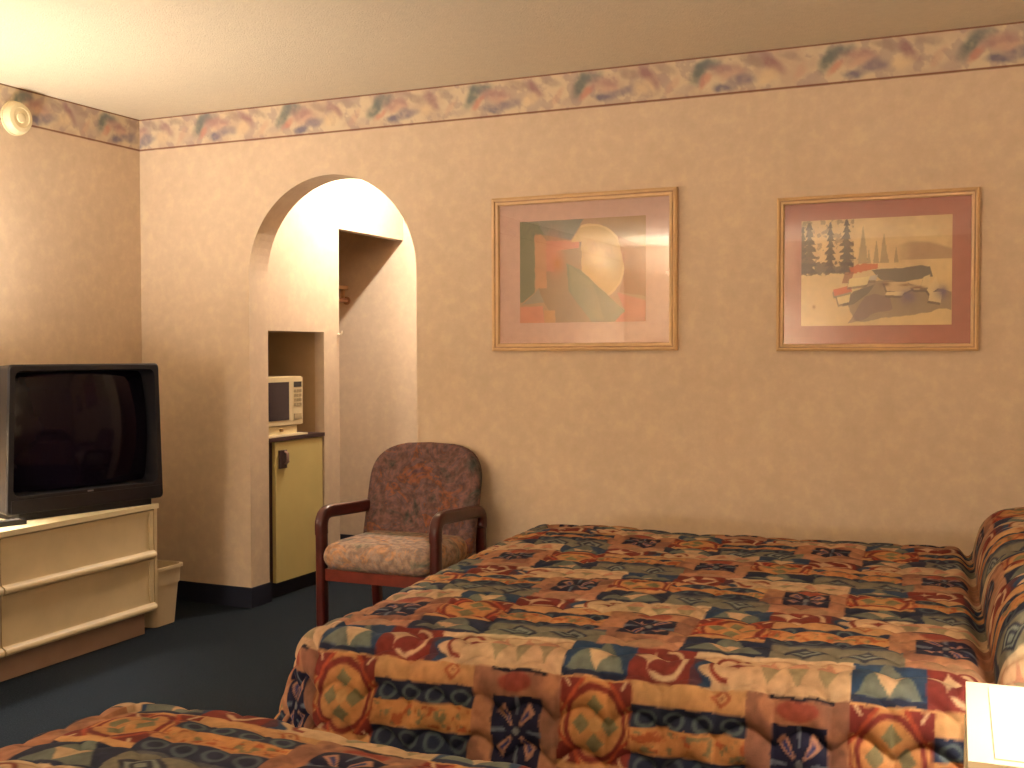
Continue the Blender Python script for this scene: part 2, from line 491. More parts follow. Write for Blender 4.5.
def make_bed(name, label, origin, rot, L_, W_, lay, sres, tres, pillow_shift, zt=0.615, far_flare=.16, q_amp=.0135):
    root = thing(name, label, 'bed', origin, rot)
    # frame, box spring, mattress, pillows (all under the spread)
    bm = B(); box(bm, .08, L_ - .02, .08, W_ - .08, .12, .16); obj('bed_frame', bm, M_bframe, root)
    for lx in (.12, L_ - .12):
        for ly in (.12, W_ - .12):
            bm = B(); lathe(bm, [(.025, 0), (.025, .12)], 12, (lx, ly, 0)); obj('leg', bm, M_bframe, root, 40)
    bm = B(); box(bm, .06, L_, .06, W_ - .06, .16, .36); obj('box_spring', bm, M_boxs, root, 60, bevel=.02, seg=3)
    bm = B(); box(bm, .05, L_, .05, W_ - .05, .36, .585); obj('mattress', bm, M_matt, root, 60, bevel=.035, seg=4)
    # spread
    S = sres; T = tres
    s, t = np.meshgrid(S, T)
    # s<0 foot drop, t<0 near drop, t>W_ far drop
    es = np.maximum(0, -s); en = np.maximum(0, -t); ef = np.maximum(0, t - W_)
    et = np.maximum(en, ef)
    d = np.maximum(es, et)
    r0 = 0.075
    arc_ = r0 * PI / 2
    th = np.clip(d / r0, 0, PI / 2)
    flare = np.where(ef > 0, far_flare, 0.16)
    rest = np.maximum(0, d - arc_)
    out = r0 * np.sin(th) + rest * np.sin(flare)
    down = r0 * (1 - np.cos(th)) + rest * np.cos(flare)
    # corner blend
    corner = (es > 0) & (et > 0)
    q = np.where(es >= et, 0.5 * et / np.maximum(es, 1e-6), 1 - 0.5 * es / np.maximum(et, 1e-6))
    phi = q * PI / 2
    bulge = 1 + 0.55 * np.sin(2 * phi) * sstep(.05, .4, d)
    cxo = np.where(corner, out * np.cos(phi) * bulge, np.where(es > 0, out, 0))
    cyo = np.where(corner, out * np.sin(phi) * bulge, np.where(et > 0, out, 0))
    sx = np.maximum(s, 0) ; ty = np.clip(t, 0, W_)
    # tuck + pillow bulge
    sp = L_ - 0.595                      # crease position
    a = (sx - sp) + .03 * (1 - ty / W_) - .045
    edge = np.clip(np.minimum(ty - 0.02, W_ - .02 - ty) / 0.20, 0, 1); edge = np.sqrt(np.clip(1 - (1 - edge) ** 2, 0, 1))
    PHt = 0.155
    prof = lambda q: np.clip(1 - (1 - np.clip(q / 0.20, 0, 1)) ** 2.4, 0, 1) ** .6
    ph = PHt * prof(a) * (1 - sstep(.40, .56, a) * .75)
    pz = np.where(a > 0, ph * (0.25 + .75 * edge), 0)
    pz = pz * (1 - 0.18 * np.exp(-((ty - W_ / 2) / .07) ** 2))
    crease = -0.03 * np.exp(-((a + 0.012) / 0.022) ** 2) * (d < .5)
    # puffy undulation + quilting
    und = (fbm(s * 3.0, t * 3.0, 51, 2) - .5) * 0.022
    qd = quilt(s + (fbm(s * 5, t * 5, 3) - .5) * .03, t + (fbm(s * 5, t * 5, 4) - .5) * .03) * q_amp * np.where((es > 0) | (et > 0), .85 + .8 * sstep(0, .1, d), .85)
    hang = sstep(0, .25, d)
    fold = hang * 0.014 * (fbm((s + t) * 5.0, d * 1.5, 61, 2) - .5)
    # rounding of the crown near edges
    crown = -0.012 * (np.exp(-(np.minimum(sx, .5) / .07) ** 2) * (es == 0) + np.exp(-(np.minimum(np.minimum(ty, W_ - ty), .5) / .07) ** 2) * (et == 0))
    crown = np.where(d > 0, -0.012, crown)
    nx_ = np.where(d > 0, np.sin(th), 0); nz_ = np.where(d > 0, np.cos(th), 1)
    fx = np.where(corner, np.cos(phi), np.where(es > 0, 1, 0)); fy = np.where(corner, np.sin(phi), np.where(et > 0, 1, 0))
    sgn_t = np.where(ef > 0, 1.0, -1.0)
    off = und + qd + fold
    X = sx - cxo - nx_ * fx * off
    Y = ty + sgn_t * (cyo + nx_ * fy * off)
    Z = zt - down + nz_ * off + pz * (1 - sstep(0, .12, en + ef)) + np.where(es > 0, 0, crease) + crown
    # pillow area overhang: bulge leans over the tuck
    X = X - np.where((a > 0) & (a < .2), 0.025 * np.sin(PI * a / .2) * edge, 0)
    qa = np.linspace(0, .6, 3000); hh = PHt * prof(qa); al = np.concatenate([[0], np.cumsum(np.hypot(np.diff(qa), np.diff(hh)))])
    sf = np.where(a > 0, sp + pillow_shift + np.interp(np.clip(a, 0, .6), qa, al), s)
    col = spread_colour(sf, t, lay)
    # sheet has thickness
    o = grid_mesh('bedspread', X, Y, Z, col, M_spread, root)
    return root

rot1 = math.radians(4.6)
def sgrid(fine, L_, coarse_from=None, cs=None):
    sp = L_ - .595
    A = nonuni(-.56, 0, [(-.30, .008), (sp - .04, fine)]) if coarse_from is None else nonuni(-.56, 0, [(-.30, .008), (coarse_from, fine), (sp - .04, cs)])
    Bq = sp + np.concatenate([np.linspace(-.04, 0, 9)[1:], .2 * np.linspace(0, 1, 70)[1:] ** 2])
    return np.concatenate([A, Bq, np.linspace(sp + .2, L_ + .01, 60)[1:]])
lay1 = dict(t=([-.70, -.36, -.265, -.065, .05, .145, .345, .455] + [.455 + .365 * i + x for i in range(4) for x in (.10, .27, .365)],
               [-.2, .0, .10, .30, .40, .50, .70, .80] + [.40 * (i + 2) + x for i in range(4) for x in (.10, .30, .40)]),
            rows={-1: (-.16, .60), 0: (-.006, .592), 1: (.165, .65), 2: (.515, .62), 3: (.21, .635), 4: (.53, .62), 5: (.2, .62)})
make_bed('bed', 'large bed along the back wall with patchwork print quilted bedspread, fully in view', (-1.47, 2.235, 0), rot1,
         2.03, 1.66, lay1, sgrid(.0042, 2.03), nonuni(-.56, 0, [(.45, .0038), (1.72, .0048), (2.2, .03)]), .19)
lay2 = dict(t=([1.455 - 2.4 + .4 * i + x for i in range(8) for x in (0, .10, .30)], [.4 * i + x for i in range(8) for x in (0, .10, .30)]),
            rows={0: (.02, .6), 1: (.3, .6), 2: (.02, .6), 3: (.3, .6), 4: (.02, .6), 5: (-.30, .6), 6: (.02, .6), 7: (.3, .6)})
lay2['t'] = ([x - .165 for x in lay2['t'][0]], lay2['t'][1])
make_bed('bed', 'nearer bed in the bottom left foreground, its patchwork bedspread cut off by the frame', (-1.46, -.04, 0), 0.0,
         2.03, 1.60, lay2, sgrid(.0032, 2.03, .9, .012), nonuni(-.50, 0, [(1.0, .012), (1.85, .0030), (2.16, .01)]), .3, far_flare=.01, q_amp=.008, zt=.630)

# ------------------------------------------------------------------ armchair
M_wood = mat('cherry_wood', rgb(72, 24, 20), 0.3, 0.2, 25, spec=0.45, coat=0.08)
M_wood2 = mat('cherry_rail', rgb(110, 40, 26), 0.35, 0.2, 25, spec=0.5)
def tapestry(name, dark=1.0, pal=None):
    m = bpy.data.materials.new(name); m.use_nodes = True
    nt = m.node_tree; N = nt.nodes; L = nt.links; b = N['Principled BSDF']
    b.inputs['Roughness'].default_value = 0.9; b.inputs['Specular IOR Level'].default_value = 0.15
    tc = N.new('ShaderNodeTexCoord')
    n1 = N.new('ShaderNodeTexNoise'); n1.inputs['Scale'].default_value = 8; n1.inputs['Detail'].default_value = 4; n1.inputs['Roughness'].default_value = .7; n1.inputs['Distortion'].default_value = .8
    n2 = N.new('ShaderNodeTexNoise'); n2.inputs['Scale'].default_value = 36; n2.inputs['Detail'].default_value = 3
    for n in (n1, n2): L.new(tc.outputs['Object'], n.inputs['Vector'])
    r = N.new('ShaderNodeValToRGB'); el = r.color_ramp.elements
    cols = pal or [(.30, (84, 88, 84)), (.40, (118, 98, 94)), (.47, (142, 106, 98)), (.53, (116, 96, 98)), (.60, (162, 104, 76)), (.70, (106, 90, 104))]
    el[0].position = cols[0][0]; el[0].color = rgb(*[x * dark for x in cols[0][1]])
    el[1].position = cols[-1][0]; el[1].color = rgb(*[x * dark for x in cols[-1][1]])
    for p_, c_ in cols[1:-1]:
        e = el.new(p_); e.color = rgb(*[x * dark for x in c_])
    L.new(n1.outputs['Fac'], r.inputs['Fac'])
    r2 = N.new('ShaderNodeValToRGB'); r2.color_ramp.elements[0].position = .38; r2.color_ramp.elements[0].color = (.68, .68, .70, 1)
    r2.color_ramp.elements[1].position = .62; r2.color_ramp.elements[1].color = (1.18, 1.16, 1.14, 1)
    L.new(n2.outputs['Fac'], r2.inputs['Fac'])
    mx = N.new('ShaderNodeMix'); mx.data_type = 'RGBA'; mx.blend_type = 'MULTIPLY'; mx.inputs['Factor'].default_value = 1
    L.new(r.outputs['Color'], mx.inputs['A']); L.new(r2.outputs['Color'], mx.inputs['B'])
    L.new(mx.outputs['Result'], b.inputs['Base Color'])
    bp = N.new('ShaderNodeBump'); bp.inputs['Strength'].default_value = .4; bp.inputs['Distance'].default_value = .004
    L.new(n2.outputs['Fac'], bp.inputs['Height']); L.new(bp.outputs['Normal'], b.inputs['Normal'])
    return m
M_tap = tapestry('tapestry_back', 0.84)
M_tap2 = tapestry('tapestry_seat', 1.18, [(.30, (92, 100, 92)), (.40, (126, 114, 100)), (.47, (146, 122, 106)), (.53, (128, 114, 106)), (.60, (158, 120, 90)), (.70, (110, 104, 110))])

ch = thing('armchair', 'wooden armchair with mottled tapestry seat and rounded back by the arch', 'chair', (-2.39, 3.93, 0), math.radians(1.0))
W2 = 0.27   # half spacing of arm centre lines
def bend(p0, p1, p2, r, n=8):
    """fillet at p1"""
    p0, p1, p2 = map(Vector, (p0, p1, p2))
    a = p1 + (p0 - p1).normalized() * r; b = p1 + (p2 - p1).normalized() * r
    return [(a.lerp(p1, t)).lerp(p1.lerp(b, t), t) for t in [i / n for i in range(n + 1)]]
for sx in (-1, 1):
    x = sx * W2
    bm = B(); sweep(bm, [(x, .025, 0), (x, .022, .25), (x, .02, .50)], .040, .050); obj('leg', bm, M_wood, ch, 40)
    bm = B(); sweep(bm, [(x, .50, 0), (x, .462, .30), (x, .448, .50)], .040, .046); obj('leg', bm, M_wood, ch, 40)
    bm = B()
    path = [Vector((x, .02, .50))] + bend((x, .02, .50), (x, .012, .592), (x, .45, .575), .075) + bend((x, .012, .592), (x, .455, .572), (x, .45, .49), .06) + [Vector((x, .448, .50))]
    sweep(bm, path, .044, .054); obj('armrest', bm, M_wood, ch, 40)
    bm = B(); box(bm, x - .012, x + .012, .04, .45, .30, .35); obj('side_rail', bm, M_wood2, ch, bevel=.004)
bm = B(); box(bm, -W2 + .018, W2 - .018, .012, .036, .305, .355); obj('front_rail', bm, M_wood2, ch, bevel=.004)
bm = B(); box(bm, -W2 + .018, W2 - .018, .45, .472, .30, .35); obj('rear_rail', bm, M_wood2, ch, bevel=.004)
# cushion
def cushion(bm, w, dpt, h, z0, y0, crown=.02, n=24):
    rings = []
    for k in range(9):
        f = k / 8; e = math.sin(PI * f) ** .5 if 0 < f < 1 else 0
        ins = .045 * (1 - e)
        rings.append([Vector((px, py + y0 + dpt / 2, z0 + h * f + (crown * max(0, 1 - (2 * px / w) ** 2) * max(0, 1 - (2 * py / dpt) ** 2) if f > .5 else 0))) for px, py in rrect(w - 2 * ins, dpt - 2 * ins, .06 - ins * .5, 8)])
    loft(bm, rings)
bm = B(); cushion(bm, .515, .49, .115, .352, -.03)
seat = obj('seat', bm, M_tap2, ch, 70)
# back: rounded-top upholstered shell, leaning, front face slightly concave
bm = B()
def back_profile(z):   # half width at height z (0..H)
    Hh = .46
    w = .275
    if z > Hh - .20:
        q = (z - (Hh - .20)) / .20
        w = .262 * (1 - 0.0 * q) - .262 * (1 - math.sqrt(max(0, 1 - q ** 2.6))) * 1.0
        w = .275 * (1 - q ** 3.0) ** (1 / 2.9)
    return max(w, .0)
nz, nxn = 26, 20
for side, yy in ((0, 0.0), (1, .085)):
    V = []
    for i in range(nz + 1):
        q = i / nz; z = .46 * (1 - (1 - q) ** 1.35)
        hw = back_profile(z); row = []
        for j in range(nxn + 1):
            u = -1 + 2 * j / nxn
            x = hw * math.sin(u * PI / 2)
            rim = min(1.0, (1 - abs(u)) * 3.2, (1 - q) * 3.5 + .0)
            puff = .032 * (1 - (1 - max(0, rim)) ** 2)
            y = yy + (.04 - puff if side == 0 else -.045 + puff * 1.2)
            y += .018 * (1 - (x / .262) ** 2) + .26 * z - (0.0 if side else 0)
            row.append(bm.verts.new((x, .345 + y - .02, .40 + z)))
        V.append(row)
    for i in range(nz):
        for j in range(nxn):
            bm.faces.new((V[i][j], V[i][j + 1], V[i + 1][j + 1], V[i + 1][j]))
bmesh.ops.remove_doubles(bm, verts=bm.verts[:], dist=.0015)
be = [e for e in bm.edges if len(e.link_faces) == 1]
try: bmesh.ops.bridge_loops(bm, edges=be)
except Exception: pass
obj('backrest', bm, M_tap, ch, 80)

# ------------------------------------------------------------------ low dresser
M_lam = mat('cream_laminate', rgb(208, 188, 148), 0.42, 0.06, 8, 0.05, 30, spec=0.5)
M_lamtop = mat('cream_top', rgb(226, 210, 170), 0.35, 0.04, 8, spec=0.5)
M_lip = mat('drawer_lip', rgb(222, 204, 166), 0.4, 0.04, 8, spec=0.5)
M_plinth = mat('plinth', rgb(166, 138, 118), 0.6, 0.06, 12)
M_gap = mat('shadow_gap', rgb(70, 48, 34), 0.8, 0.05, 20)
# local frame: x = depth (front at 0, toward -x is the wall), y=0 far end, negative towards camera
dr = thing('dresser', 'low cream laminate dresser with long lipped drawers under the television', 'dresser', (-3.53, 3.925, 0), math.radians(1.2))
DL = 1.74
bm = B(); box(bm, -.53, -.03, -DL + .03, -.055, 0, .10); obj('plinth', bm, M_plinth, dr)
bm = B(); box(bm, -.54, -.022, -DL, 0, .10, .562); obj('body', bm, M_lam, dr, bevel=.003)
bm = B(); box(bm, -.55, .004, -DL - .006, .006, .562, .583); obj('top', bm, M_lamtop, dr, 60, bevel=.006, seg=3)
bm = B(); box(bm, -.022, -.002, -.018, 0, .10, .562); obj('stile', bm, M_lam, dr, bevel=.002)
bm = B(); box(bm, -.022, -.002, -DL, -DL + .018, .10, .562); obj('stile', bm, M_lam, dr, bevel=.002)
for y0, y1 in ((-.865, -.022), (-DL + .022, -.873)):
    for z0, z1 in ((.343, .556), (.106, .337)):
        bm = B()
        # panel with a moulded lower pull lip, profile extruded along y
        prof = [(-.022, z0), (.012, z0), (.017, z0 + .006), (.018, z0 + .016), (.012, z0 + .026), (-.002, z0 + .033), (-.006, z0 + .045), (-.006, z1 - .03), (-.002, z1 - .006), (-.004, z1), (-.022, z1)]
        loft(bm, [[Vector((a, y, b)) for a, b in prof] for y in (y0, y1)])
        dw = obj('drawer', bm, M_lam, dr, 35)
        bm = B()
        pl = [(.004, z0 + .002), (.0145, z0 + .002), (.0185, z0 + .007), (.0190, z0 + .015), (.014, z0 + .025), (.003, z0 + .030)]
        loft(bm, [[Vector((a, y, b)) for a, b in pl] for y in (y0 + .004, y1 - .004)])
        obj('pull_lip', bm, M_lip, dw, 50)
        # raised bevelled border at the ends of the panel
        bm = B(); box(bm, -.010, .000, y1 - .028, y1 - .004, z0 + .036, z1 - .01); obj('edge_moulding', bm, M_lam, dw, bevel=.004)

# ------------------------------------------------------------------ television
M_tvb = mat('tv_plastic', rgb(13, 10, 18), 0.6, 0.1, 30, spec=0.45)
M_tvs = mat('tv_bezel_side', rgb(20, 17, 23), 0.42, 0.1, 30, spec=0.5)
M_scr = mat('tv_glass', rgb(17, 11, 24), 0.09, 0.02, 5, spec=0.22)
rt = math.radians(-12.0)     # front tangent rotated from +y
tv = thing('television', 'black tube television with dark screen on the low cream dresser', 'television', (-3.515, 3.955, .583), rt)
# local: y from 0 (far edge) to -W (near edge); front plane x=0, wall towards -x
TW, TH, TZ = .75, .60, .026
def rings_tv(rs):
    return [[Vector((x, -TW / 2 + a * w, TZ + TH / 2 + zc + b * h)) for a, b in rrect(1, 1, .04, 4)] for x, w, h, zc in rs]
bm = B(); loft(bm, rings_tv([(-.10, TW - .02, TH - .02, 0), (-.14, TW - .03, TH - .03, 0), (-.20, TW * .86, TH * .9, -.02), (-.42, TW * .55, TH * .62, -.06), (-.44, TW * .5, TH * .58, -.06)]))
obj('cabinet', bm, M_tvb, tv, 40)
# bezel frame : outer flares forward, opening for the tube
bm = B()
ow, oh = TW, TH
iw, ih, ic = TW - .078, TH - .118, .024
n = 6
def rr(x, w, h, zc, r): return [Vector((x, -TW / 2 + a, TZ + TH / 2 + zc + b)) for a, b in rrect(w, h, r, n)]
seq = [rr(-.11, ow - .012, oh - .012, 0, .02), rr(-.008, ow, oh, 0, .02), rr(0, ow - .012, oh - .012, 0, .02), rr(.0, iw + .02, ih + .02, ic, .03), rr(-.10, iw, ih, ic, .03)]
loft(bm, seq, cap=False)
obj('bezel', bm, M_tvb, tv, 35)
bm = B()
ns = 24; V = []
for i in range(ns + 1):
    row = []
    for j in range(ns + 1):
        a = -1 + 2 * i / ns; b = -1 + 2 * j / ns
        row.append(bm.verts.new((-.012 - .052 * (a * a + .6 * b * b) + .006, -TW / 2 + a * iw / 2, TZ + TH / 2 + ic + b * ih / 2)))
    V.append(row)
for i in range(ns):
    for j in range(ns): bm.faces.new((V[i][j], V[i + 1][j], V[i + 1][j + 1], V[i][j + 1]))
obj('screen', bm, M_scr, tv, 80)
bm = B(); box(bm, -.30, -.012, -TW + .06, -.06, 0, TZ + .01); obj('base', bm, M_tvb, tv, bevel=.006)
bm = B(); box(bm, -.001, .004, -TW + .02, -.02, TZ + .008, TZ + .058); obj('control_strip', bm, M_tvs, tv, bevel=.003)
bm = B(); box(bm, .001, .006, -TW / 2 - .012, -TW / 2 + .014, TZ + .064, TZ + .070); obj('badge', bm, mat('badge_metal', rgb(150, 146, 150), .4, metal=.6), tv)

for _o in [tv] + list(tv.children):
    if _o.type == 'MESH':
        for _v in _o.data.vertices:
            q_ = (_v.co.y + TW / 2) / (TW / 2); zz = max(0, _v.co.z - TZ) / TH
            _v.co.y -= .020 * zz * q_; _v.co.z += .008 * zz
# remote on the dresser
rm = thing('remote_control', 'small dark remote control lying on the dresser top before the television', 'remote control', (-3.60, 3.245, .5835), math.radians(-14))
bm = B(); box(bm, -.022, .022, -.15, .0, 0, .02); obj('casing', bm, M_tvs, rm, 50, bevel=.006, seg=3)
bm = B()
for i in range(6):
    for j in (-1, 0, 1): box(bm, j * .012 - .004, j * .012 + .004, -.13 + i * .02, -.122 + i * .02, .02, .0225)
obj('buttons', bm, mat('button_rubber', rgb(110, 106, 104), .7), rm)

# waste basket
wb = thing('waste_basket', 'small cream plastic waste basket on the carpet beyond the dresser end', 'waste basket', (-3.672, 4.040, 0), math.radians(1))
M_wb = mat('cream_plastic', rgb(206, 186, 150), 0.5, 0.04, 10)
def wr(z, w, d, r=.03): return [Vector((a, b, z)) for a, b in rrect(w, d, r, 5)]
bm = B()
loft(bm, [wr(.0, .165, .155), wr(.19, .192, .180), wr(.19, .200, .188), wr(.275, .210, .198), wr(.275, .202, .190), wr(.19, .188, .176), wr(.012, .155, .145)])
obj('basket_body', bm, M_wb, wb, 35)
bm = B()
loft(bm, [wr(.262, .212, .200), wr(.262, .224, .212), wr(.276, .224, .212), wr(.276, .208, .196), wr(.262, .208, .196)], cap=False)
obj('rim', bm, M_wb, wb, 35)

# ------------------------------------------------------------------ niche contents
M_fr = mat('fridge_enamel', rgb(204, 186, 122), 0.45, 0.04, 6, spec=0.4)
M_dark = mat('dark_trim', rgb(62, 36, 36), 0.5, 0.1, 20)
XF = AX0 - .004
cab = thing('mini_fridge', 'built in cream mini fridge with dark latch low in the wall niche', 'fridge', (AX0, 4.69, 0))
bm = B(); box(bm, -.52, -.034, -.055, .432, .0825, .80); obj('body', bm, M_fr, cab)
bm = B(); box(bm, -.026, -.004, 0.002, .425, .082, .806); obj('door', bm, M_fr, cab, 50, bevel=.005)
dh = cab.children[-1]
bm = B(); box(bm, -.004, .008, .025, .085, .668, .762)
obj('handle_plate', bm, M_dark, dh, bevel=.003)
bm = B(); sweep(bm, [(.008, .068, .755), (.024, .068, .745), (.026, .068, .70), (.010, .068, .69)], .018, .008, side=Vector((0, 1, 0)))
obj('latch', bm, mat('latch_metal', rgb(150, 120, 110), .35, metal=.5), dh, 50)
bm = B(); box(bm, -.07, -.042, -.058, .438, .0, .0822); obj('kick_plate', bm, M_base, cab)
bm = B(); box(bm, -.034, -.027, -.058, .4385, .082, .808); obj('door_gasket', bm, M_dark, cab)

ct = obj('countertop', box(B(), AX0 - .60, AX0 + .004, NY0 + .003, NY1 - .002, .809, .829), M_dark, bevel=.003)
tag(ct, 'dark counter slab over the mini fridge in the niche', 'countertop')
ty_ = obj('tray', box(B(), AX0 - .36, AX0 - .005, 4.64, 4.98, .8295, .838), mat('tray_plastic', rgb(228, 212, 176), .4), bevel=.003)
tag(ty_, 'thin cream tray on the dark counter under the microwave stand', 'tray')
st = thing('stand_box', 'low cream box with a small knob carrying the microwave', 'box', (AX0 - .03, 4.57, .8385))
bm = B(); box(bm, -.32, 0, 0, .345, 0, .043); obj('body', bm, mat('stand_paint', rgb(222, 204, 160), .5), st, bevel=.003)
bm = B(); tube(bm, [(0, .20, .022), (.014, .20, .022)], .008); obj('knob', bm, mat('knob_brass', rgb(160, 124, 76), .4, metal=.4), st, 50)
M_mw = mat('microwave_case', rgb(214, 196, 156), 0.4, 0.03, 10)
mw = thing('microwave', 'cream microwave oven with dark door window in the wall niche', 'microwave', (AX0 - .035, 4.535, .883))
bm = B(); box(bm, -.33, 0, 0, .428, 0, .256); obj('case', bm, M_mw, mw, bevel=.004)
bm = B(); box(bm, 0, .014, .003, .330, .004, .252); md = obj('door', bm, M_mw, mw, bevel=.004)
bm = B(); box(bm, .0142, .0165, .03, .298, .030, .228); obj('door_window', bm, mat('window_glass', rgb(50, 38, 46), .15), md)
bm = B(); box(bm, 0, .012, .334, .425, .004, .252); mp = obj('control_panel', bm, M_mw, mw, bevel=.003)
bm = B(); box(bm, .0122, .0135, .345, .415, .200, .228); obj('display', bm, mat('display_glass', rgb(60, 54, 50), .2), mp)
for i in range(4):
    for j in range(3):
        bm = B(); box(bm, .012, .0145, .346 + j * .024, .364 + j * .024, .100 + i * .024, .115 + i * .024); obj('button', bm, mat('mw_button', rgb(160, 142, 110), .5) if i + j == 0 else bpy.data.materials['mw_button'], mp)
bm = B(); box(bm, .012, .015, .346, .412, .03, .06); obj('open_button', bm, bpy.data.materials['mw_button'], mp, bevel=.002)

# closet shelf and rod
M_shelf = mat('shelf_wood', rgb(186, 150, 112), .5, .06, 10)
M_rod = mat('rod_metal', rgb(176, 132, 104), .4, .05, 10, metal=.3)
sh = thing('closet_shelf', 'wooden hat shelf with clothes rod below it, inside the dark closet', 'shelf', (XL, YV, 1.66))
bm = B(); box(bm, 0, .285, -.70, -.001, 0, .022); obj('board', bm, M_shelf, sh, bevel=.002)
bm = B(); box(bm, .245, .262, -.020, -.001, -.075, .0); obj('bracket', bm, M_shelf, sh)
bm = B(); box(bm, .245, .262, -.69, -.67, -.075, .0); obj('bracket', bm, M_shelf, sh)
bm = B(); tube(bm, [(.275, -.0085, -.07), (.275, -.70, -.07)], .014, 14); obj('rod', bm, M_rod, sh, 50)
bm = B(); tube(bm, [(.275, -.0005, -.07), (.275, -.008, -.07)], .026, 18); obj('flange', bm, M_rod, sh, 50)
hk = obj('coat_hook', tube(B(), [(AX0 + .0005, 5.268, 1.365), (AX0 + .018, 5.268, 1.362), (AX0 + .026, 5.268, 1.372), (AX0 + .028, 5.268, 1.385)], .005), mat('hook_enamel', rgb(236, 226, 206), .4), smooth=50)
tag(hk, 'tiny white hook on the wall edge beside the closet opening', 'hook')

# ------------------------------------------------------------------ smoke detector
sd = thing('smoke_detector', 'round cream smoke detector on the left wall over the wallpaper border', 'smoke detector', (XL, 3.69, 2.318))
M_sd = mat('detector_plastic', rgb(232, 216, 176), .45, .03, 10)
def xl(prof, n=36): # lathe about +x
    return [[Vector((z, r * math.cos(2 * PI * i / n), r * math.sin(2 * PI * i / n))) for i in range(n)] for r, z in prof]
bm = B(); loft(bm, xl([(.070, .003), (.073, .012), (.071, .030), (.062, .044), (.045, .047), (.0435, .043), (.02, .043)])); obj('housing', bm, M_sd, sd, 40)
bm = B(); loft(bm, xl([(.024, .043), (.022, .048), (.016, .050), (.004, .0505)])); obj('sensor_cap', bm, M_sd, sd, 40)
bm = B(); loft(bm, xl([(.0775, .0025), (.0775, .010), (.070, .012)])); obj('mounting_ring', bm, M_sd, sd, 40)
bm = B(); lathe(bm, [(.006, .0), (.006, .004)], 12); 
for v in bm.verts: v.co = Vector((v.co.z + .040, v.co.x + .048, v.co.y + .012))
obj('test_button', bm, mat('detector_button', rgb(150, 110, 70), .5), sd, 40)

# ------------------------------------------------------------------ framed pictures
M_fr1 = mat('maple_frame', rgb(214, 178, 130), .4, .06, 20, spec=.5)
M_fr1b = mat('maple_groove', rgb(178, 136, 98), .5, .06, 20)
M_art = painted('art_print', .8, .05, 300)
def glass_mat():
    m = bpy.data.materials.new('picture_glass'); m.use_nodes = True
    nt = m.node_tree; N = nt.nodes; L = nt.links
    for n in list(N): N.remove(n)
    o = N.new('ShaderNodeOutputMaterial'); g = N.new('ShaderNodeBsdfGlossy'); g.inputs['Roughness'].default_value = .012
    t = N.new('ShaderNodeBsdfTransparent'); mx = N.new('ShaderNodeMixShader'); f = N.new('ShaderNodeLayerWeight'); f.inputs['Blend'].default_value = .2
    pw = N.new('ShaderNodeMath'); pw.operation = 'POWER'; pw.inputs[1].default_value = 5
    ml = N.new('ShaderNodeMath'); ml.operation = 'MULTIPLY_ADD'; ml.inputs[1].default_value = .9; ml.inputs[2].default_value = .06
    L.new(f.outputs['Facing'], pw.inputs[0]); L.new(pw.outputs[0], ml.inputs[0]); L.new(ml.outputs[0], mx.inputs['Fac'])
    L.new(t.outputs[0], mx.inputs[1]); L.new(g.outputs[0], mx.inputs[2]); L.new(mx.outputs[0], o.inputs['Surface'])
    return m
M_glass = glass_mat()
def picture(label, x0, x1, z0, z1, fw, mx, mz, matcol, paint, tilt=0.0):
    cx, cz = (x0 + x1) / 2, (z0 + z1) / 2
    w, h = x1 - x0, z1 - z0
    root = thing('framed_picture', label, 'picture', (cx, YB, cz)); root.rotation_euler = (0, tilt, 0)
    bm = B()
    # mitred profile: outer half round, groove, inner bead
    prof = [(0, 0), (0, .022), (.25, .028), (.42, .026), (.46, .018), (.54, .018), (.60, .024), (.88, .022), (1, .014), (1, .006)]
    rings = []
    for q, dep in prof:
        ix = w / 2 - q * fw; iz = h / 2 - q * fw
        rings.append([Vector((-ix, -dep, -iz)), Vector((ix, -dep, -iz)), Vector((ix, -dep, iz)), Vector((-ix, -dep, iz))])
    loft(bm, rings, cap=False)
    for f in bm.faces: f.material_index = 0
    for f in bm.faces:
        c = f.calc_center_median()
        qx = (w / 2 - abs(c.x)) / fw; qz = (h / 2 - abs(c.z)) / fw
        q = min(qx, qz)
        if .45 < q < .56 and abs(c.y + .018) < .003: f.material_index = 1
    obj('frame', bm, [M_fr1, M_fr1b], root, 30)
    iw, ih = w - 2 * fw, h - 2 * fw
    bm = B(); box(bm, -iw / 2 - .004, iw / 2 + .004, -.009, -.002, -ih / 2 - .004, ih / 2 + .004)
    obj('mat_board', bm, mat('mat_board', rgb(*matcol), .85, .05, 30), root)
    # picture print
    aw, ah = mx[1] - mx[0], mz[1] - mz[0]
    N_ = 300
    U, V = np.meshgrid(np.linspace(0, 1, N_), np.linspace(0, 1, int(N_ * ah / aw)))
    col = paint(U, V)
    grid_mesh('art_print', mx[0] + U * aw - cx, np.full_like(U, -.0098), mz[0] + V * ah - cz, col, M_art, root, smooth=False)
    bm = B(); box(bm, -iw / 2 - .003, iw / 2 + .003, -.0135, -.0125, -ih / 2 - .003, ih / 2 + .003)
    obj('glass', bm, M_glass, root)
    return root

def inpoly(U, V, pts):
    ins = np.zeros(U.shape, bool); n = len(pts)
    for i in range(n):
        x1, y1 = pts[i]; x2, y2 = pts[(i + 1) % n]
        c = ((y1 > V) != (y2 > V)) & (U < (x2 - x1) * (V - y1) / (y2 - y1 + 1e-9) + x1)
        ins ^= c
    return ins.astype(float)

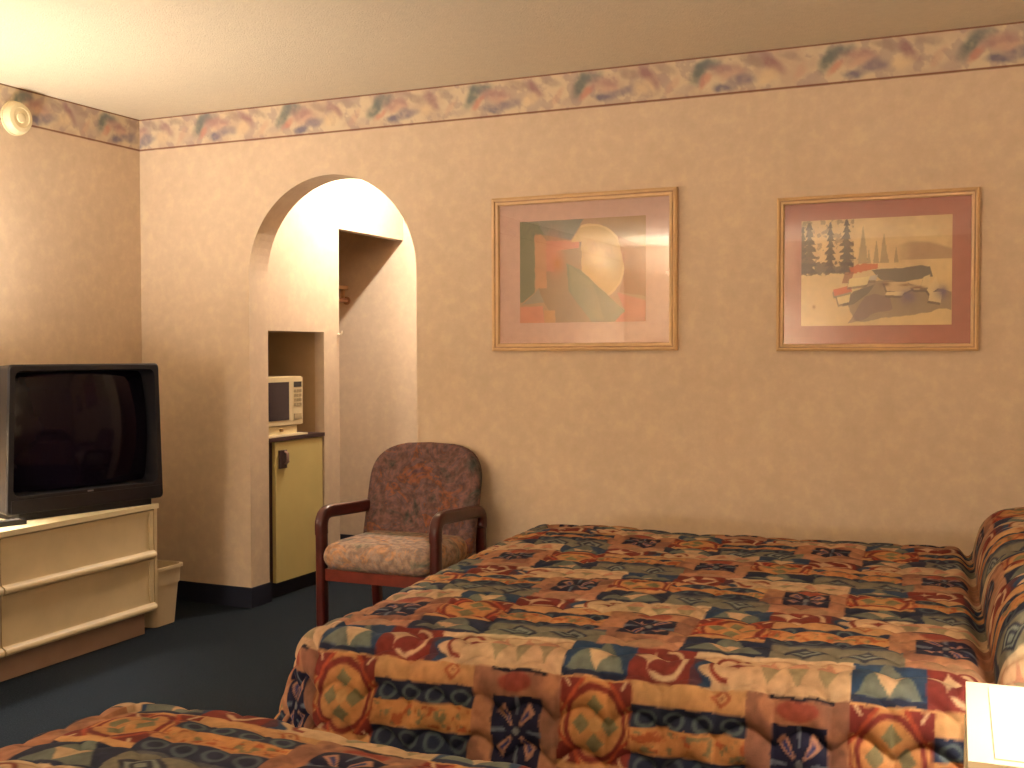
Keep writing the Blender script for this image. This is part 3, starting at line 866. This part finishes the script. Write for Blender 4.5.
def art_abstract(U, V):
    n = (fbm(U * 9, V * 9, 2) - .5); W = 1 - V   # W measured from the top, as seen
    u = U + (fbm(U * 20, V * 20, 6) - .5) * .012; w = W + (fbm(U * 20, V * 20, 7) - .5) * .012
    P = Paint(U.shape, (176, 140, 104))
    P.put(inpoly(u, w, [(.60, 0), (1, 0), (1, .75), (.8, .72), (.8, .2)]), (168, 136, 96))
    P.put(inpoly(u, w, [(0, 0), (.52, 0), (.42, .2), (.24, .2), (.12, .06), (0, .06)]), (124, 122, 108))
    P.put(inpoly(u, w, [(0, 0), (.15, .02), (.22, .18), (.13, .2), (.12, .7), (.02, .8), (0, .8)]), (116, 116, 88))
    P.put(inpoly(u, w, [(.02, .82), (.16, .66), (.22, .82), (.30, 1), (.28, 1), (.26, .84), (.2, .8)]), (150, 138, 116))
    P.put(inpoly(u, w, [(.13, .12), (.50, .22), (.50, .5), (.8, .92), (.75, 1), (.3, 1), (.2, .8), (.13, .6)]), (150, 122, 90))
    P.put(inpoly(u, w, [(.12, .14), (.18, .13), (.22, .2), (.22, .66), (.13, .66)]), (186, 138, 98))
    P.put(np.exp(-(((u - .28) / .07) ** 2 + ((w - .34) / .18) ** 2)), (200, 128, 98), .95)
    P.put(inpoly(u, w, [(.22, .2), (.48, .2), (.48, .28), (.30, .30), (.28, .5), (.22, .5)]), (200, 126, 98), .8)
    P.put(np.exp(-(((u - .31) / .05) ** 2 + ((w - .42) / .08) ** 2)), (176, 106, 44), .8)
    d = np.sqrt(((u - .57) / .275) ** 2 + ((w - .43) / .38) ** 2)
    arcm = (d < 1) & ((u > .50) | ((w < .22) & (u > .42 + (.22 - w) * .5))) & (w < .46 + (u - .40) * 1.02)
    P.put(arcm * 1.0, (198, 164, 104)); P.put(arcm * ((d > .94)), (214, 182, 124))
    P.put(arcm * np.exp(-(((u - .75) / .09) ** 2 + ((w - .45) / .16) ** 2)), (150, 136, 86), .8)
    P.put(inpoly(u, w, [(.38, .42), (.50, .50), (.84, .90), (.76, 1), (.58, 1), (.40, .7)]), (118, 118, 90))
    P.put(inpoly(u, w, [(.40, .44), (.60, .64), (.68, .98), (.58, 1), (.42, .72)]), (132, 130, 98), .8)
    P.put(inpoly(u, w, [(0, .84), (.19, .84), (.20, 1), (0, 1)]), (202, 134, 106))
    P.put(inpoly(u, w, [(.2, .88), (.29, .88), (.29, 1), (.2, 1)]), (190, 142, 94))
    P.put(inpoly(u, w, [(.78, .72), (1, .80), (1, 1), (.76, 1), (.84, .9)]), (194, 124, 100))
    P.put(inpoly(u, w, [(.78, .18), (1, .3), (1, .76), (.80, .72), (.84, .5)]), (160, 112, 78))
    P.c = P.c * (1 + n[..., None] * .30)
    return P.c

def art_harbour(U, V):
    W = 1 - V
    n1 = fbm(U * 7, V * 7, 12); n2 = fbm(U * 30, V * 24, 15); n3 = fbm(U * 60, V * 60, 19)
    P = Paint(U.shape, (222, 196, 144))
    P.put(sstep(.35, .7, n1) * (W < .5), (206, 174, 132), .6)
    # far hills and faint pines
    hill = .30 - .05 * np.sin((U - .6) * 9) - .03 * n1
    P.put(sstep(.60, .78, U) * sstep(-.02, .02, W - hill) * (W < .40), (164, 134, 108), .75 )
    for cx, top, wd in ((.42, .06, .030), (.51, .20, .030), (.56, .14, .034), (.64, .26, .028), (.46, .28, .03)):
        tri = (np.abs(U - cx) < wd * (W - top) / .3 * (0.6 + .8 * n3)) * (W > top) * (W < .42)
        P.put(tri * 1.0, (140, 126, 102), .65)
    # dark pines on the left
    for cx, top, wd, hh in ((.055, .02, .06, .48), (.20, .02, .04, .42), (.31, .0, .055, .44), (.01, .05, .04, .45)):
        tt = (W - top) / hh
        lay = .35 + .65 * np.abs(np.mod(tt * 7, 1))
        tri = (np.abs(U - cx) < wd * np.clip(.3 + tt, 0, 1.0) * lay * (0.5 + n2)) * (W > top) * (W < .50)
        P.put(tri * 1.0, (52, 40, 46), .92)
    P.put((U < .36) * (W > .36 + .08 * n2) * (W < .515 - .05 * (n2 - .5)) * sstep(.35, .5, n2 + .12), (58, 42, 50), .9)
    P.put((U < .36) * (W < .40) * sstep(.55, .64, n2), (96, 74, 66), .6)
    # orange boat house
    P.put(inpoly(U, W + (n3 - .5) * .03, [(.33, .46), (.42, .42), (.52, .43), (.52, .47), (.42, .50), (.34, .51)]), (196, 96, 60), .9)
    P.put(inpoly(U, W, [(.30, .50), (.36, .50), (.34, .60), (.28, .60)]), (150, 84, 62), .8)
    # water
    P.put(inpoly(U, W + (n1 - .5) * .06, [(.48, .48), (.86, .46), (.88, .57), (.70, .60), (.54, .58)]), (104, 100, 96), .9)
    P.put(inpoly(U, W + (n1 - .5) * .1, [(.30, .78), (.46, .60), (.60, .58), (1, .70), (1, .86), (.55, .92), (.38, .95)]), (142, 124, 108), .8)
    P.put(inpoly(U, W + (n1 - .5) * .08, [(.32, .98), (.44, .72), (.60, .72), (.62, .84), (.44, .92)]), (128, 104, 104), .7)
    P.put(inpoly(U, W, [(.30, .76), (.36, .68), (.50, .62), (.46, .70), (.36, .80), (.28, .82)]), (96, 88, 82), .85)
    # boats
    for pts, c in (([(.24, .70), (.34, .68), (.33, .78), (.26, .80)], (236, 216, 160)), ([(.22, .66), (.34, .62), (.35, .68), (.23, .72)], (190, 92, 60)),
                   ([(.33, .56), (.48, .54), (.45, .62), (.32, .64)], (236, 218, 160)), ([(.47, .54), (.52, .53), (.51, .58), (.46, .58)], (206, 196, 180)),
                   ([(.56, .60), (.70, .60), (.76, .66), (.70, .70), (.58, .68)], (216, 190, 146)), ([(.58, .69), (.70, .69), (.68, .73), (.57, .72)], (238, 218, 168)),
                   ([(.74, .64), (.88, .62), (.90, .68), (.76, .68)], (212, 188, 148)), ([(.82, .56), (.86, .54), (.86, .66), (.80, .66)], (222, 200, 150)),
                   ([(.90, .56), (.92, .66), (.86, .72), (.84, .68)], (228, 206, 156)), ([(.86, .70), (.94, .70), (.93, .80), (.85, .78)], (226, 206, 160))):
        P.put(inpoly(U + .006, W - .022, pts), (92, 78, 74), .7); P.put(inpoly(U, W, pts), c, .95)
    for cx, cy, rx, ry, c in ((.72, .74, .05, .07, (112, 96, 120)), (.94, .70, .04, .06, (104, 90, 120)), (.57, .62, .03, .02, (90, 60, 64)), (.78, .655, .04, .012, (110, 60, 50)), (.70, .63, .04, .012, (120, 84, 66)), (.09, .82, .012, .02, (160, 120, 80))):
        P.put(np.exp(-(((U - cx) / rx) ** 2 + ((W - cy) / ry) ** 2)) * (.5 + n2), c, .85)
    P.c = P.c * (1 + (n2[..., None] - .5) * .16)
    return P.c

picture('light wood framed abstract print of overlapping shapes, left of the two wall pictures', -2.108, -1.270, 1.270, 1.940, .034,
        (-1.977, -1.405), (1.392, 1.832), (202, 166, 150), art_abstract, tilt=-0.002)
picture('framed watercolour of boats and pines with wide rose mat, right picture over the bed', -.864, -.126, 1.268, 1.870, .028,
        (-.770, -.219), (1.366, 1.776), (174, 112, 98), art_harbour)

# ------------------------------------------------------------------ nightstand
M_ns = mat('nightstand_laminate', rgb(232, 220, 184), .4, .03, 8, spec=.5)
ns_ = thing('nightstand', 'cream laminate nightstand at the lower right corner between the two beds', 'nightstand', (-.072, 2.05, 0), math.radians(2.6))
# local: x from 0 to .46, y from -.45 to 0
bm = B(); box(bm, .012, .60, -.385, -.012, .06, .668); obj('body', bm, M_ns, ns_, bevel=.004)
bm = B(); box(bm, .05, .58, -.36, -.04, 0, .06); obj('plinth', bm, M_plinth, ns_)
bm = B(); box(bm, 0, .61, -.40, 0, .668, .70)
obj('top', bm, M_ns, ns_, 60, bevel=.012, seg=4)
bm = B(); box(bm, .035, .585, -.382, -.030, .7002, .7022); obj('top_inset', bm, mat('inset_laminate', rgb(238, 226, 194), .35, .03, 8), ns_, bevel=.0008)
for i, (z0, z1) in enumerate(((.36, .65), (.08, .35))):
    bm = B(); box(bm, -.002, .012, -.37, -.025, z0, z1); dd_ = obj('drawer', bm, M_ns, ns_, bevel=.004)
    bm = B(); box(bm, -.012, -.002, -.36, -.04, z0 + .004, z0 + .03); obj('pull_lip', bm, M_lip, dd_, bevel=.004)

# ------------------------------------------------------------------ lamps (the room's own lights, plus one added fill lamp)
WARM = (1.0, .93, .84)
def plight(name, loc, power, r=.04, col=WARM, parent=None):
    d = bpy.data.lights.new(name, 'POINT'); d.energy = power; d.color = col; d.shadow_soft_size = r
    o = bpy.data.objects.new(name, d); C.objects.link(o); o.location = loc
    if parent: o.parent = parent
    return o
M_shade = emis('lamp_shade_lit', (1, .90, .76, 1), 2.2, (.8, .7, .55, 1))
M_fill_shade = emis('fill_lamp_shade_lit', (1, .93, .85, 1), 88.0, (.8, .7, .55, 1))  # glowing shade of the added fill lamp
M_bulb = emis('bulb_lit', (1, .8, .5, 1), 40, (1, 1, 1, 1))
M_brass = mat('lamp_base', rgb(150, 110, 60), .35, .1, 10, metal=.5)
# table lamp on the dresser, just outside the left of the frame
tl = thing('table_lamp', 'lit table lamp with cream shade on the near end of the dresser', 'lamp', (-3.78, 2.78, .585))
bm = B(); lathe(bm, [(.09, 0), (.09, .015), (.03, .03), (.07, .12), (.08, .2), (.04, .30), (.012, .34), (.012, .52)], 28); obj('base', bm, M_brass, tl, 40)
bm = B(); lathe(bm, [(.20, .42), (.13, .68), (.127, .68), (.197, .42)], 32, cap=False); obj('lamp_shade', bm, M_shade, tl, 60)
bm = B(); lathe(bm, [(.012, .52), (.03, .55), (.032, .59), (.012, .62)], 16); obj('bulb', bm, M_bulb, tl, 60)
L1 = plight('lamp_light', (0, 0, .64), 66, .05, parent=tl)
# wall lamp between the beds
wl = thing('wall_lamp', 'lit wall lamp with cream shade over the nightstand', 'lamp', (XR, 1.84, 1.16))
bm = B(); box(bm, -.02, 0, -.05, .05, -.08, .08); obj('wall_plate', bm, M_brass, wl, bevel=.004)
bm = B(); tube(bm, [(-.02, 0, 0), (-.12, 0, -.02), (-.20, 0, .0), (-.20, 0, .06)], .008); obj('arm', bm, M_brass, wl, 50)
bm = B(); lathe(bm, [(.15, .04), (.09, .24), (.087, .24), (.147, .04)], 32, (-.20, 0, 0), cap=False); obj('lamp_shade', bm, M_shade, wl, 60)
bm = B(); lathe(bm, [(.012, .06), (.028, .09), (.03, .13), (.012, .16)], 16, (-.20, 0, 0)); obj('bulb', bm, M_bulb, wl, 60)
L2 = plight('lamp_light', (-.20, 0, .18), 58, .05, (1, .94, .86), parent=wl)
# ceiling light inside the arch
cl = thing('ceiling_light', 'small round ceiling light inside the arched alcove', 'ceiling light', (-3.04, 5.30, H))
bm = B(); lathe(bm, [(.07, -.001), (.07, -.02), (.03, -.03), (.02, -.03)], 24); obj('holder', bm, M_sd, cl, 40)
bm = B(); lathe(bm, [(.012, -.03), (.024, -.038), (.026, -.05), (.012, -.065)], 16); obj('bulb', bm, M_bulb, cl, 60)
L3 = plight('lamp_light', (0, 0, -.075), 58, .02, (1, .92, .82), parent=cl)
# uplighter in the rear left corner behind the viewer
fl_ = thing('floor_lamp', 'lit tall bowl topped uplighter in the corner behind the viewer', 'lamp', (-3.28, YR + .70, 0))
bm = B(); lathe(bm, [(.14, 0), (.14, .02), (.02, .04), (.012, .06), (.012, 2.03)], 24); obj('pole', bm, M_brass, fl_, 40)
bm = B(); lathe(bm, [(.012, 2.03), (.08, 2.05), (.14, 2.12), (.136, 2.12), (.07, 2.06), (.012, 2.04)], 32, cap=False); obj('lamp_shade', bm, M_shade, fl_, 60)
L4 = plight('lamp_light', (0, 0, 2.10), 150, .03, parent=fl_)

# added fill for the back wall, shaped as a floor lamp behind the viewer
fill_lamp = thing('floor_lamp', 'added fill light shaped as a floor lamp with cream shade, unseen behind the viewer', 'lamp', (-2.75, -2.75, 0))
bm = B(); lathe(bm, [(.14, 0), (.14, .02), (.02, .04), (.012, .06), (.012, 1.02)], 24); obj('pole', bm, M_brass, fill_lamp, 40)
bm = B(); lathe(bm, [(.22, .92), (.15, 1.18), (.147, 1.18), (.217, .92)], 32, cap=False); obj('lamp_shade', bm, M_fill_shade, fill_lamp, 60)
L5_fill = plight('lamp_light', (0, 0, 1.15), 75, .05, parent=fill_lamp)

# ------------------------------------------------------------------ world + camera
w = bpy.data.worlds.new('World'); SC.world = w; w.use_nodes = True
w.node_tree.nodes['Background'].inputs[0].default_value = (1, .75, .5, 1)
w.node_tree.nodes['Background'].inputs[1].default_value = 0.02
cam = bpy.data.cameras.new('Camera'); co = bpy.data.objects.new('Camera', cam); C.objects.link(co)
cam.sensor_width = 36; cam.lens = 1116.7 / 1024 * 36; cam.clip_start = .02
yaw, pitch, roll = .42361, .02847, -.00109
f = Vector((-math.sin(yaw) * math.cos(pitch), math.cos(yaw) * math.cos(pitch), -math.sin(pitch)))
r = Vector((math.cos(yaw), math.sin(yaw), 0)); u = r.cross(f)
r2 = r * math.cos(roll) + u * math.sin(roll); u2 = -r * math.sin(roll) + u * math.cos(roll)
Mx = Matrix((r2, u2, -f)).transposed().to_4x4(); Mx.translation = Vector((0, 0, 1.2647))
co.matrix_world = Mx
SC.camera = co
SC.view_settings.view_transform = 'Standard'; SC.view_settings.look = 'None'
SC.view_settings.gamma = 1; SC.view_settings.use_curve_mapping = False
SC.view_settings.exposure = 0.5
